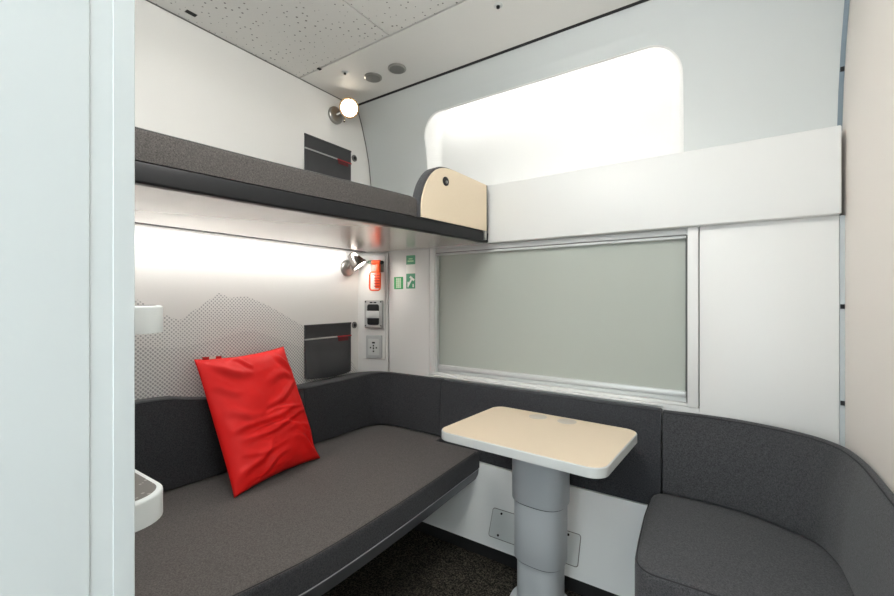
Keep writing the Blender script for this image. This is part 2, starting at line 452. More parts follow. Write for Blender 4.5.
# sloping panel under the window with its black skirting
def slope_y(z): return 1.92+.43*(z+.878)
b = B()
rings = [[(x, slope_y(-1.2), -1.2), (x, 1.92, -.872), (x, 2.05, -.872), (x, 2.05, -1.2)] for x in (XL, XR)]
b.loft(rings); struct(b, 'trim_17', 'skirt')
b = B(); b.box(XL, XR, 1.80, 2.05, FZ, -1.2); struct(b, 'baseboard_back', 'blackmat')

# ------------------------------------------------------------------ access plates on the sloping panel
sn = Vector((0, -1, .43)).normalized(); sv = Vector((0, .43, 1)).normalized()
for x0, x1, lab in ((-.967, -.815, 'white screwed access plate under the window, left of the table post'), (-.62, -.538, 'white screwed access plate under the window, right of the table post')):
    o = Vector((0, slope_y(-1.157), -1.157)); mt = frame_mtx(o, (1, 0, 0), sv); h = .1235
    t = thing('access_plate', lab, 'panel', ((x0+x1)/2, slope_y(-1.157), -1.157), 'access plates on the sloping panel')
    part(B().prism(rrect(x0-.003, x1+.003, -.003, h+.003, .012, 4), .0005, .002, 0, mtx=mt), 'joint', 'seam', t)
    part(B().prism(rrect(x0, x1, 0, h, .010, 4), .0015, .0045, .001, mtx=mt), 'cover', 'plate', t)
    b_x = [(x0+.048, .014), (x0+.048, h-.014)] if x0 < -.8 else [(x0+.03, .010), (x0+.03, h-.012)]
    for sx, sz in b_x:
        p = mt @ Vector((sx, sz, .0035)); bb = B(); bb.lathe(p, sn, [(0, .0055), (.0025, .0055), (.0035, .004)], 12); part(bb, 'screw', 'black', t)

# ------------------------------------------------------------------ backrests
def backrest(name, label, path, tb, tt, zt, zb, mat, inner=None, pipe=True):
    """path: outer plan line along the wall (room on its right-hand side); tb/tt/zt per point or one number"""
    n_ = len(path); g = lambda q, i: q[i] if isinstance(q, (list, tuple)) else q
    P = [Vector(p) for p in path]; sec = []
    R = .017
    for i, p in enumerate(P):
        t = (P[min(i+1, n_-1)]-P[max(i-1, 0)]).normalized(); nn = Vector((t.y, -t.x))
        b_, t_, z_ = g(tb, i), g(tt, i), g(zt, i)
        if inner:
            nn = Vector(inner[i])-p; b_ = nn.length; t_ = b_*.90; nn.normalize()
        def q(d, z): return (p.x+nn.x*d, p.y+nn.y*d, z)
        pts = [q(0, zb), q(0, z_-.008), q(.003, z_-.002), q(.010, z_)]
        for k in range(6):
            a = k/5*PI/2; pts.append(q(t_-R+R*math.sin(a), z_-R+R*math.cos(a)))
        for k in range(1, 6): pts.append(q(t_+(b_-t_)*(k/6)+.010*math.sin(PI*k/6), z_-R+(zb+.02-(z_-R))*k/6))
        for k in range(5):
            a = k/4*PI/2; pts.append(q(b_-.018+.018*math.cos(a), zb+.018-.018*math.sin(a)))
        sec.append((pts, t))
    rings = []
    def shrink(pts, f, t, d):
        c = sum((Vector(v) for v in pts), Vector())/len(pts); T = Vector((t.x, t.y, 0))
        return [tuple(c+(Vector(v)-c)*Vector((1, 1, 1)) - (Vector(v)-c).normalized()*f + T*d) for v in pts]
    e = .007
    for f, d in ((e, 0), (e*.45, e*.2), (e*.12, e*.55)): rings.append(shrink(sec[0][0], f, sec[0][1], d))
    rings += [[Vector(v) + (Vector((sec[0][1].x, sec[0][1].y, 0))*e if i == 0 else Vector((sec[-1][1].x, sec[-1][1].y, 0))*-e if i == n_-1 else Vector()) for v in s_[0]] for i, s_ in enumerate(sec)]
    for f, d in ((e*.12, -e*.55), (e*.45, -e*.2), (e, 0)): rings.append(shrink(sec[-1][0], f, sec[-1][1], d))
    o = B().loft(rings).build(name, mat)
    tag(o, label, 'backrest')
    if pipe:
        line = [r[7] for r in rings[1:-1]]
        part(B().tube(line, .0022, 6), 'piping', 'pipe', o)
    return o
W = .003
leftp = smooth_line([(XL+W, y) for y in (.20, .45, .70, .86, 1.0, 1.2, 1.35, 1.4195)], 3)
def lerp(x, T):
    if x <= T[0][0]: return T[0][1]
    for (a, va), (c, vc) in zip(T, T[1:]):
        if x <= c: return va+(vc-va)*(x-a)/(c-a)
    return T[-1][1]
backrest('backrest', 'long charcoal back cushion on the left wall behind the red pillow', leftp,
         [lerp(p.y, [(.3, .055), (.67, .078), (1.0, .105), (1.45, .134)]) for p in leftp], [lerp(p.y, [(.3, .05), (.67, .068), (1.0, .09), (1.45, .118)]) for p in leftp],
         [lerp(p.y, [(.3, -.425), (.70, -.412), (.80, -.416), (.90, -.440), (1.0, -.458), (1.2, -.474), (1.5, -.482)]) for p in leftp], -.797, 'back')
cpts = [((XL+W, 1.4215), (-1.866, 1.4215)), ((XL+W, 1.56), (-1.860, 1.56)), ((XL+W, 1.74), (-1.858, 1.74)), ((-1.990, 1.83), (-1.856, 1.815)), ((-1.966, 1.893), (-1.848, 1.866)),
        ((-1.923, 1.938), (-1.829, 1.907)), ((-1.858, 1.970), (-1.797, 1.937)), ((-1.79, 1.990), (-1.752, 1.952)), ((-1.70, 1.997), (-1.69, 1.957)), ((-1.55, 1.997), (-1.55, 1.957)), ((-1.3615, 1.997), (-1.3615, 1.952))]
cpath = smooth_line([p[0] for p in cpts], 4)
backrest('backrest', 'charcoal corner back cushion bending from left wall to below window', cpath, 0, 0,
         [lerp(i, [(0, -.482), (8, -.480), (24, -.467), (40, -.466)]) for i in range(len(cpath))], -.797, 'back', smooth_line([p[1] for p in cpts], 4))
mpath = [(-1.3585+(1.3585-.2315)*k/12, 1.985) for k in range(13)]
backrest('backrest', 'straight charcoal back cushion below the window, behind the table', mpath, [lerp(p[0], [(-1.36, .034), (-1.15, .050), (-1.0, .062), (-.23, .066)]) for p in mpath], [lerp(p[0], [(-1.36, .030), (-1.0, .044), (-.23, .046)]) for p in mpath], -.4665, -.872, 'back')
rpath = [(-.2305, 1.982), (-.15, 1.99), (-.05, 1.994), (.04, 1.985), (.105, 1.968), (.157, 1.950), (.21, 1.922), (.256, 1.888), (.29, 1.845), (.312, 1.80), (.325, 1.74), (.333, 1.66), (.3355, 1.58), (.3355, 1.48), (.3355, 1.40), (.3355, 1.30), (.3355, 1.20), (.3355, 1.10)]
rp = smooth_line(rpath, 3)
backrest('backrest', 'charcoal back cushion curving round the right corner behind the corner seat', rp,
         [lerp(i, [(0, .090), (8, .10), (20, .10), (33, .062), (51, .058)]) for i in range(len(rp))], [lerp(i, [(0, .034), (15, .032), (24, .027), (33, .022), (51, .022)]) for i in range(len(rp))], -.472, -.797, 'rightback')

# ------------------------------------------------------------------ left bench
bt = thing('bench_bed', 'long dark grey upholstered bench bed along the left wall below the bunk', 'bench', (-1.5, 1.05, FZ))
front = [(-1.083, 1.90), (-1.079, 1.80), (-1.073, 1.656), (-1.062, 1.40), (-1.057, 1.20), (-1.056, 1.02), (-1.061, .863), (-1.074, .75), (-1.10, .60), (-1.14, .45), (-1.19, .30), (-1.23, .19)]
fl = [tuple(p) for p in smooth_line(front, 4)]
def bench_poly(o):                       # o: how far the front is set back
    f = [(x-o, y) for x, y in fl]
    return [(-1.085-o, 1.913), (-1.3595, 1.913), (-1.3615, 1.985), (-1.6, 1.99), (-1.80, 1.985)]+[(-1.90, 1.94), (-1.96, 1.86), (-1.985, 1.7), (-1.985, .19)]+f[::-1][:-1]
def ccw(p):
    a = sum(p[i-1][0]*p[i][1]-p[i][0]*p[i-1][1] for i in range(len(p))); return p if a > 0 else p[::-1]
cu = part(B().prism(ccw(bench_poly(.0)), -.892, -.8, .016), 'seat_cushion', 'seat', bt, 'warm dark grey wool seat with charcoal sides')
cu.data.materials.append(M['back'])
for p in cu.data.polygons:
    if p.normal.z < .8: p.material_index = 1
part(B().tube([(x-.008, y, -.803) for x, y in fl[1:]], .0022, 6), 'piping', 'pipe', cu)
rings = []
for x, y in fl:
    rings.append([(x-.055, y, -.894), (x-.002, y, -.894), (x+.001, y, -.898), (x-.004, y, -.928), (x-.012, y, -.946), (x-.055, y, -.948)])
part(B().loft(rings), 'front_rail', 'rail', bt, 'dark metal rail under the seat edge')
part(B().tube([(x+.0005, y, -.8945) for x, y in fl], .0016, 6), 'rail_edge', 'railedge', bt, 'thin bright metal line along the rail')
part(B().prism(ccw(bench_poly(.058)), -.935, -.894), 'seat_board', 'blackmat', bt)
part(B().box(-1.985, -1.50, .25, 1.72, FZ, -.936), 'base', 'blackmat', bt)

# ------------------------------------------------------------------ right corner seat
ct = thing('corner_seat', 'single dark grey upholstered seat in the right corner beside the table', 'seat', (.05, 1.62, FZ))
back_edge = smooth_line([(.333, 1.345), (.330, 1.55), (.322, 1.70), (.295, 1.81), (.22, 1.895), (.12, 1.93), (.0, 1.935), (-.15, 1.935), (-.215, 1.93)], 4)
poly = [tuple(p) for p in back_edge]+[(-.243, 1.915), (-.258, 1.885), (-.264, 1.85), (-.262, 1.70), (-.252, 1.52), (-.244, 1.42)]
poly += [(-.24+.065*(1-math.cos(a)), 1.40-.066*math.sin(a)) for a in [k/8*PI/2 for k in range(9)]]+[(-.05, 1.336), (.12, 1.336), (.28, 1.337)]
poly = ccw(poly)
cu = part(B().prism(poly, -.915, -.8, .020), 'seat_cushion', 'corner', ct)
pl = inset(poly, .006)
part(B().tube([(x, y, -.8055) for x, y in pl], .0022, 6, True), 'piping', 'pipe', cu)
part(B().prism(inset(poly, .03), -.945, -.917), 'seat_board', 'blackmat', ct)
part(B().box(-.02, .32, 1.52, 1.74, FZ, -.946, .01), 'base', 'blackmat', ct)

# ------------------------------------------------------------------ table
TA = math.radians(-3.0); tc_ = Vector((-.632, 1.588, 0))
TM = Matrix.Translation(tc_) @ Matrix.Rotation(TA, 4, 'Z')
tb = thing('pedestal_table', 'small beige-topped table on a thick grey telescopic post below the window', 'table', (-.61, 1.56, FZ))
TZ = -.53
top = part(B().prism(rrect(-.328, .328, -.2425, .2425, .055, 10), TZ-.034, TZ-.0012, .004, mtx=TM), 'tabletop', 'edge', tb, 'pale grey table edge')
lam = part(B().prism(rrect(-.3245, .3245, -.239, .239, .052, 10), TZ-.003, TZ, 0, mtx=TM), 'top_laminate', 'table', top, 'beige wood-look top surface')
for x, y in ((-.082, .178), (.048, .187)):
    p = TM @ Vector((x, y, TZ-.0005)); part(B().lathe(p, (0, 0, 1), [(0, .040), (.0009, .040), (.0012, .039)], 36), 'round_inlay', 'inlay', top)
pc = Vector((-.61, 1.56, 0))
def section(r, z0, z1, name, lab=None):
    def ring(z, d):
        out = []
        for k in range(72):
            a = 2*PI*k/72; c_, s_ = math.cos(a), math.sin(a); e = 2/2.7
            v = Matrix.Rotation(TA, 4, 'Z') @ Vector(((r*1.02-d)*math.copysign(abs(c_)**e, c_), (r*.86-d)*math.copysign(abs(s_)**e, s_), 0)); out.append((pc.x+v.x, pc.y+v.y, z))
        return out
    q = part(B().loft([ring(z0, .004), ring(z0+.001, .001), ring(z0+.003, 0), ring(z1, 0)]), name, 'post', tb, lab)
    if z0 > -1.2: part(B().loft([ring(z0-.003, .0045), ring(z0+.0005, .0045)]), 'gap_shadow_ring', 'black', q)  # black ring drawn for the shadow in the gap below the sleeve
part(B().box(-.20, .20, -.10, .10, TZ-.052, TZ-.0345, .004, mtx=TM), 'mount_plate', 'blackmat', tb)
section(.1045, -.785, TZ-.053, 'post_sleeve'); section(.0965, -1.013, -.778, 'post_sleeve'); section(.086, -1.25, -1.006, 'post_sleeve')
part(B().lathe(pc, (0, 0, 1), [(FZ, .125), (-1.205, .125), (-1.19, .118), (-1.182, .09)], 64), 'base_flange', 'post', tb)

# ------------------------------------------------------------------ red pillow
bl, br = Vector((-1.630, .902, -.797)), Vector((-1.680, 1.366, -.795)); tl, tr = Vector((-1.932, .890, -.268)), Vector((-1.930, 1.332, -.252))
NU, NV = 64, 84
en = ((br-bl).normalized()).cross((tl-bl).normalized()).normalized()
if en.x < 0: en = -en
def pil(u, v, side):
    uu, vv = u*2-1, v*2-1
    # pinched outline: edges draw in between the corners
    du = -(.012+(.035*math.exp(-((v-.10)/.09)**2) if u > .5 else 0))*uu*(1-vv**6)*abs(uu)**3; dv = -.030*vv*(1-uu*uu)*abs(vv)**3
    U, Vv = u+du, v+dv
    p = bl*(1-U)*(1-Vv)+br*U*(1-Vv)+tl*(1-U)*Vv+tr*U*Vv
    env = (max(0, 1-abs(uu)**2.6)**.62)*(max(0, 1-abs(vv)**3.0)**.62)
    h = (.078 if side > 0 else .058)*env*(1-.22*v)
    if side > 0:
        w = 0
        # folds: (start, end) in u,v, height, width
        for (u0, v0), (u1, v1), a, s_ in FOLDS:
            d = Vector((u1-u0, v1-v0)); L = d.length; d /= L; q = Vector((u-u0, v-v0)); k = q.dot(d)/L; e = q.x*d.y-q.y*d.x
            e += .02*math.sin(k*6+u0*20)
            g = math.exp(-(e/s_)**2)*max(0, math.sin(PI*min(max(k, 0), 1)))**.7
            w += 1.15*a*(g-.5*math.exp(-((e-1.8*s_)/s_)**2)*max(0, math.sin(PI*min(max(k, 0), 1))))
        w += .008*noise.noise(Vector((u*4, v*5, 3)))+.002*noise.noise(Vector((u*13, v*15, 1)))
        h += w*min(1, env*2.2)
    return p+en*h*side
FOLDS = [((.05, .38), (.85, .47), .010, .022), ((.12, .31), (.95, .40), .009, .018), ((.45, .50), (1.0, .66), .009, .025), ((.05, .55), (.45, .45), .006, .03),
         ((.05, .93), (.45, .78), .010, .035), ((.30, .97), (.50, .86), .008, .02), ((.80, .98), (.96, .70), .011, .03), ((.55, .72), (.95, .74), .006, .03),
         ((.05, .08), (.45, .26), .009, .025), ((.98, .30), (.30, .36), .010, .016), ((.96, .48), (.40, .44), .008, .014), ((.10, .22), (.60, .20), .006, .016), ((.20, .04), (.60, .16), .006, .02), ((.98, .05), (.65, .25), .010, .03), ((.98, .22), (.55, .31), .007, .02), ((.02, .75), (.30, .66), .006, .03)]
bm = bmesh.new(); G = {}
for side in (1, -1):
    for i in range(NU+1):
        for j in range(NV+1):
            edge = i in (0, NU) or j in (0, NV)
            if side < 0 and edge: G[side, i, j] = G[1, i, j]
            else: G[side, i, j] = bm.verts.new(pil(i/NU, j/NV, side))
    for i in range(NU):
        for j in range(NV):
            q = [G[side, i, j], G[side, i+1, j], G[side, i+1, j+1], G[side, i, j+1]]
            bm.faces.new(q if side > 0 else q[::-1])
bmesh.ops.recalc_face_normals(bm, faces=bm.faces)
b = B(); b.merge(bm)
pt = thing('pillow', 'bright red pillow leaning on the left wall, standing on the bench', 'pillow', (-1.66, 1.14, -.797))
pw = part(b, 'pillowcase', 'red', pt, smooth=180)
def on_top(u, d=0): return tl.lerp(tr, u)+Vector((0.006, 0, -.030*4*u*(1-u)*.5+d))
for u0, u1, m_, nm in ((.075, .135, 'redtag', 'side_tape'), (.135, .20, 'tag', 'care_tag'), (.20, .26, 'redtag', 'side_tape')):
    rings = []
    for u in (u0, (u0+u1)/2, u1):
        p = on_top(u); rings.append([p+Vector((-.002, 0, -.012)), p+Vector((-.002, 0, .010)), p+Vector((.004, 0, .010)), p+Vector((.004, 0, -.012))])
    part(B().loft(rings), nm, m_, pt, 'small white tag sewn to the top hem' if nm == 'care_tag' else None)

# ------------------------------------------------------------------ upper bunk
bk = thing('upper_bunk', 'upper bunk bed along the left wall with dark mattress and wooden end guard', 'bunk bed', (-1.6, 1.05, .293))
bf = [(-1.244, .19), (-1.243, .32), (-1.239, .431), (-1.222, .579), (-1.203, .748), (-1.174, .952), (-1.136, 1.212), (-1.106, 1.431), (-1.083, 1.60), (-1.066, 1.781), (-1.056, 1.955)]
bfl = [tuple(p) for p in smooth_line(bf, 4)]
def bunk_poly(o, y1=1.955, inner=-1.990):
    f = [(x-o, min(y, y1)) for x, y in bfl if y <= y1+1e-6]
    return ccw([(inner, .19)]+f+[(inner, y1)])
part(B().prism(bunk_poly(.028, 1.955, -1.895), .2935, .300), 'underside', 'under', bk, 'satin metal underside')
rings = [[(x-.030, y, .2925), (x-.006, y, .2925), (x-.001, y, .297), (x, y, .338), (x-.004, y, .347), (x-.03, y, .347)] for x, y in bfl]
part(B().loft(rings), 'front_beam', 'black', bk, 'black front beam')
part(B().prism(bunk_poly(.032), .3015, .346), 'slat_base', 'blackmat', bk)
mp_ = [(x-.003, y) for x, y in bfl if y <= 1.405]; k = mp_[-1]
mp_ = ccw([(-1.99, .19)]+mp_+[(k[0]-.004, 1.425), (k[0]-.075, 1.43), (-1.155, 1.95), (-1.99, 1.95)])
mt_ = part(B().prism(mp_, .350, .437, .014), 'mattress', 'mattress', bk, 'speckled dark grey mattress')
part(B().tube([(x-.0065, y, .4305) for x, y in bfl if y <= 1.40], .002, 6), 'piping', 'pipe', mt_)
# end guard: veneer face on a padded backing, standing on the front beam
g0, g1 = Vector((-1.1065, 1.431, 0)), Vector((-1.059, 1.930, 0)); gx = (g1-g0).normalized(); GM = frame_mtx(g0, gx, (0, 0, 1))
glen = (g1-g0).length
gp = [(0, .349), (0, .402), (.004, .430), (.013, .462), (.028, .498), (.046, .527), (.07, .556), (.098, .579), (.13, .594), (.165, .602), (.21, .605), (.27, .603), (.34, .600), (.43, .596), (glen, .592), (glen, .349)]
gpo = ccw([tuple(p) for p in smooth_line(gp[1:-1], 3)]+[gp[-1], gp[0]])
part(B().prism(inset(gpo, .002), .002, .010, 0, mtx=GM), 'guard_board', 'wood', bk, 'pale birch face of the end guard')
gpad = ccw([(x-.004, z+.004) if 0 < i < len(gp)-2 else (x-.004*(i == 0 or i == 1), z) for i, (x, z) in enumerate(gp)])
part(B().prism(ccw([tuple(p) for p in smooth_line([(x-.005, z+(.005 if z > .36 else 0)) for x, z in gp[1:-1]], 3)]+[gp[-1], (-.005, .349)]), -.046, .0015, .006, mtx=GM), 'guard_pad', 'corner', bk, 'grey padded back of the end guard')
hk = GM @ Vector((.162, .538, .010)); gn = gx.cross(Vector((0, 0, 1)))
ring = part(B().lathe(hk, gn, [(0, .021), (.003, .021), (.004, .018)], 24), 'fitting', 'black', bk)
part(B().lathe(hk-Vector((0, 0, .004)), gn, [(.003, .007), (.009, .006), (.010, .003)], 16), 'pin', 'steel', ring)
part(B().box(glen-.020, glen-.001, .304, .350, -.004, .012, .002, mtx=GM), 'end_bracket', 'steel', bk)
part(B().box(glen-.0015, glen+.0015, .30, .59, -.04, .011, 0, mtx=GM), 'edge_strip', 'black', bk)
part(B().box(-1.9195, -1.8965, .20, 1.855, .2985, .3005), 'light_strip', 'led', bk, 'white light strip at the wall under the bunk')

# ------------------------------------------------------------------ niche light
o = B().box(-1.42, -.25, 2.008, 2.030, 1.150, 1.156).build('niche_light', 'ledn'); tag(o, 'white light strip tucked under the top edge of the wall niche', 'light')

# ------------------------------------------------------------------ wall pockets
def pocket(label, dz):
    t = thing('wall_pocket', label, 'pocket', (XL, 1.685, -.462+dz), 'canvas pockets on the left wall')
    y0, y1, z0, z1 = 1.512, 1.862, -.458, -.158
    def sheet(zb_, zt_, bulge, ya=y0, yb=y1, th=.003):
        n1, n2 = 20, 14; f = []; 
        bm = bmesh.new(); V = {}
        for s_ in (0, 1):
            for i in range(n1+1):
                for j in range(n2+1):
                    u, v = i/n1, j/n2
                    e = .004+bulge*(math.sin(PI*u)**.5)*(1-v)**.6*(.6+.4*math.sin(PI*min(1, v*1.2+.2)))+bulge*.5*max(0, 1-u*5)*(1-v)
                    zz = zb_+(zt_-zb_)*v-(.010*math.sin(PI*u)*(1-v) if bulge else 0)
                    V[s_, i, j] = bm.verts.new((XL+.0015+(e if s_ else 0), ya+(yb-ya)*u, zz))
        for i in range(n1):
            for j in range(n2):
                for s_ in (0, 1):
                    q = [V[s_, i, j], V[s_, i+1, j], V[s_, i+1, j+1], V[s_, i, j+1]]; bm.faces.new(q)
        for i in range(n1):
            bm.faces.new((V[0, i, 0], V[0, i+1, 0], V[1, i+1, 0], V[1, i, 0])); bm.faces.new((V[0, i, n2], V[0, i+1, n2], V[1, i+1, n2], V[1, i, n2]))
        for j in range(n2):
            bm.faces.new((V[0, 0, j], V[0, 0, j+1], V[1, 0, j+1], V[1, 0, j])); bm.faces.new((V[0, n1, j], V[0, n1, j+1], V[1, n1, j+1], V[1, n1, j]))
        bmesh.ops.recalc_face_normals(bm, faces=bm.faces); b = B(); b.merge(bm); return b
    def up(b):
        for v in b.bm.verts: v.co.z += dz
        return b
    part(up(sheet(-.30, z1, 0)), 'back_panel', 'pocket', t)
    part(up(sheet(z0, -.2385, .055)), 'pouch', 'pocket', t)
    part(up(B().box(XL+.001, XL+.0085, y0-.002, y1+.002, z1-.006, z1+.004, .002)), 'top_hem', 'pocket', t)
    part(up(B().box(XL+.003, XL+.0105, y0-.001, y1-.115, -.2415, -.2335, .001)), 'band', 'band', t, 'grey binding on the pouch edge')
    part(up(B().box(XL+.003, XL+.0115, y1-.115, y1+.001, -.2405, -.2345, .001)), 'band_end', 'redlabel', t, 'red end of the binding')
    part(up(B().box(XL+.004, XL+.0145, y1-.11, y1-.03, -.266, -.2425, .001)), 'label_patch', 'darkred', t, 'small dark red patch')
    return t
pocket('dark canvas pocket on the left wall above the bench, below the lower lamp', 0)
pocket('dark canvas pocket on the left wall above the bunk mattress', 1.092)
for z, lab in ((-.174, 'small round grey wall button beside the lower canvas pocket'), (.90, 'small round grey wall button beside the upper canvas pocket')):
    t = thing('wall_button', lab, 'button', (XL, 1.893, z), 'round buttons on the left wall')
    part(B().lathe((XL+.0005, 1.893, z), (1, 0, 0), [(0, .021), (.006, .021), (.008, .018), (.0085, .014)], 28), 'rim', 'button', t)
    part(B().lathe((XL+.006, 1.893, z), (1, 0, 0), [(0, .013), (.0035, .012), (.004, .009)], 24), 'centre', 'black', t)

# ------------------------------------------------------------------ reading lamps
def lamp(label, base, lens, d, r0, r1, L, head, rim, lensm):
    base, lens, d = Vector(base), Vector(lens), Vector(d).normalized()
    t = thing('reading_lamp', label, 'lamp', base, 'reading lamps on the left wall')
    part(B().lathe(base+Vector((.0005, 0, 0)), (1, 0, 0), [(0, .052), (.012, .052), (.018, .047), (.021, .034), (.022, .01)], 40), 'base', 'steel', t)
    bp = lens-d*L
    part(B().tube(smooth_line([base+Vector((.016, 0, 0)), base+Vector((.032, 0, .0))*1 if 0 else base+(bp-base)*.35+Vector((.022, 0, 0)), bp+d*.015], 6), .011, 12), 'arm', 'steel', t)
    hd = part(B().lathe(bp, d, [(0, .006), (.001, r0-.008), (.006, r0-.002), (.012, r0), (L-.012, r1-.001), (L, r1)], 48), 'head', head, t)
    part(B().lathe(lens-d*.010, d, [(0, r1+.0005), (0, r1+.004), (.012, r1+.004), (.014, r1+.002), (.014, r1-.006), (.008, r1-.0065)], 48, False), 'rim', rim, hd)
    part(B().lathe(lens-d*.004, d, [(0, r1-.0065), (.005, r1-.0065), (.007, r1-.014), (.008, .006)], 48), 'lens', lensm, hd, 'glowing lens')
    return t
t = lamp('lit round reading lamp on the left wall above the bunk, near the ceiling', (XL, 1.735, 1.118), (-1.898, 1.757, 1.147), (.67, -.62, -.406), .049, .055, .062, 'glowcopper', 'glowcopper', 'lens_u')
part(B().tube([(-1.945, 1.76, 1.10), (-1.935, 1.752, 1.072)], .006, 10), 'switch', 'chrome', t)
t = lamp('lit cone-shaped chrome reading lamp under the bunk, left of the emergency hammer', (XL, 1.832, .188), (-1.905, 1.848, .203), (.48, .35, -.79), .029, .048, .090, 'darkchrome', 'darkchrome', 'lens_l')

# ------------------------------------------------------------------ fittings on the angled corner panel
def cw(x, y, z=0): return CH @ Vector((x, y, z))
cnv = ce.cross(Vector((0, 0, 1)))
z_ = .008
t = thing('wall_box', 'grey wall box with black slots and white centre, above the power outlet', 'device', cw(.118, -.195, z_))
part(B().prism(rrect(.057, .180, -.193, -.015, .008, 4), z_+.0005, z_+.020, .004, mtx=CH), 'housing', 'grey', t)
part(B().prism(rrect(.078, .159, -.172, -.040, .014, 5), z_+.0195, z_+.0225, .001, mtx=CH), 'slot', 'black', t, 'black recess')
part(B().prism(rrect(.073, .164, -.128, -.082, .006, 4), z_+.0215, z_+.028, .002, mtx=CH), 'slider', 'edge', t, 'white plate across the slots')
for sx, sy in ((.066, -.024), (.171, -.024), (.066, -.178), (.171, -.178)): part(B().lathe(cw(sx, sy, z_+.019), cnv, [(0, .005), (.003, .005), (.0035, .003)], 12), 'screw', 'black', t)
for i in range(2): part(B().box(.095+.026*i, .115+.026*i, -.033, -.025, z_+.0195, z_+.0212, 0, mtx=CH), 'mark', 'black', t)
part(B().prism(rrect(.062, .175, -.191, -.180, .003, 3), z_+.019, z_+.026, .001, mtx=CH), 'bottom_clip', 'steel', t)
t = thing('power_outlet', 'light grey power outlet at the bottom of the corner panel', 'outlet', cw(.118, -.388, z_))
part(B().prism(rrect(.063, .173, -.387, -.239, .008, 4), z_+.0005, z_+.010, .003, mtx=CH), 'frame', 'lightgrey', t)
part(B().prism(rrect(.080, .156, -.366, -.262, .004, 4), z_+.0095, z_+.014, .0015, mtx=CH), 'insert', 'edge', t)
for sx, sy, w, h in ((.118, -.286, .020, .010), (.118, -.305, .009, .010), (.118, -.322, .009, .012), (.118, -.341, .010, .010), (.098, -.318, .009, .009), (.138, -.318, .009, .009)):
    part(B().box(sx-w/2, sx+w/2, sy-h/2, sy+h/2, z_+.0135, z_+.0152, 0, mtx=CH), 'socket_hole', 'black', t)
# emergency hammer in its wall bracket
t = thing('emergency_hammer', 'orange emergency hammer in its bracket on the corner panel', 'hammer', cw(.12, .05, z_))
CH0 = CH.copy(); CH = CH @ Matrix.Translation((.020, -.010, 0)) @ Matrix.Scale(1.06, 4, (0, 1, 0))
part(B().box(.080, .165, .165, .232, z_+.0005, z_+.022, .004, mtx=CH), 'bracket', 'bracket', t, 'grey-brown wall bracket')
hz = z_+.040
hd = part(B().lathe(cw(.100, .222, hz), ce, [(0, .010), (.002, .014), (.058, .015), (.062, .012)], 20), 'head', 'orange', t)
part(B().lathe(cw(.068, .224, hz), ce, [(0, .004), (.008, .010), (.0325, .011)], 16), 'tip', 'dgreen', hd, 'dark green striking tip')
part(B().lathe(cw(.161, .220, hz), ce, [(0, .013), (.012, .012), (.018, .006)], 16), 'tip', 'black', hd)
part(B().box(.128, .156, .160, .214, hz-.010, hz+.010, .003, mtx=CH), 'neck', 'orange', t)
fr = [cw(x, y, hz) for x, y in rrect(.084, .156, .056, .165, .016, 5)]
part(B().tube(fr, .0055, 8, True), 'handle', 'orange', t)
gr = part(B().box(.124, .158, .066, .160, hz-.008, hz+.008, .003, mtx=CH), 'grip', 'orange', t)
for i in range(5): part(B().box(.120, .156, .076+.016*i, .083+.016*i, hz-.009, hz+.0095, .001, mtx=CH), 'rib', 'dred', gr)
part(B().tube([cw(.064, .148, hz), cw(.10, .149, hz+.002), cw(.13, .147, hz)], .0018, 6), 'seal_wire', 'orange', t)
part(B().box(.104, .135, .170, .215, z_+.021, hz-.006, .002, mtx=CH), 'clip', 'bracket', t)

CH = CH0
# ------------------------------------------------------------------ green signs
yS = 2.0
o = B().box(-1.752, -1.678, yS-.0016, yS-.0002, .056, .132).build('safety_sign', 'green'); tag(o, 'small bright green sign with white grid, left of the taller green sign', 'sign', 'green safety signs')
b = B()
for i in range(3): b.box(-1.733+.014*i, -1.723+.014*i, yS-.0024, yS-.0015, .062, .126)
part(b, 'grid_panel', 'palegreen', o)
b = B()
for i in range(5): b.box(-1.734, -1.694, yS-.003, yS-.0023, .067+.0125*i, .070+.0125*i)
part(b, 'grid_lines', 'signwhite', o)
o = B().box(-1.652, -1.582, yS-.0016, yS-.0002, .058, .262).build('safety_sign', 'signwhite'); tag(o, 'tall green sign with lamp glare painted white across its middle and white pictograms, beside the window frame', 'sign', 'green safety signs')  # white base left bare in the middle imitates lamp glare on the green
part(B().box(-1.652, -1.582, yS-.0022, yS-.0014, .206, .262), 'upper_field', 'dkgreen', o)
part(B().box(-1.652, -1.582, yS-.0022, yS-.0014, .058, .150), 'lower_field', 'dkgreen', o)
b = B(); mtS = Matrix.Translation((-1.617, yS-.0027, .104)) @ Matrix.Rotation(math.radians(35), 4, 'Y')
b.box(-.006, .006, -.0005, .0005, -.034, .018, mtx=mtS); b.box(-.020, .020, -.0005, .0005, .012, .026, mtx=mtS)
b.box(-1.641, -1.633, yS-.003, yS-.0022, .066, .10); b.box(-1.601, -1.593, yS-.003, yS-.0022, .066, .086)
part(b, 'pictogram', 'signwhite', o)
b = B(); b.box(-1.640, -1.594, yS-.003, yS-.0022, .222, .231); b.box(-1.632, -1.602, yS-.003, yS-.0022, .237, .244); part(b, 'pictogram', 'palegreen', o)

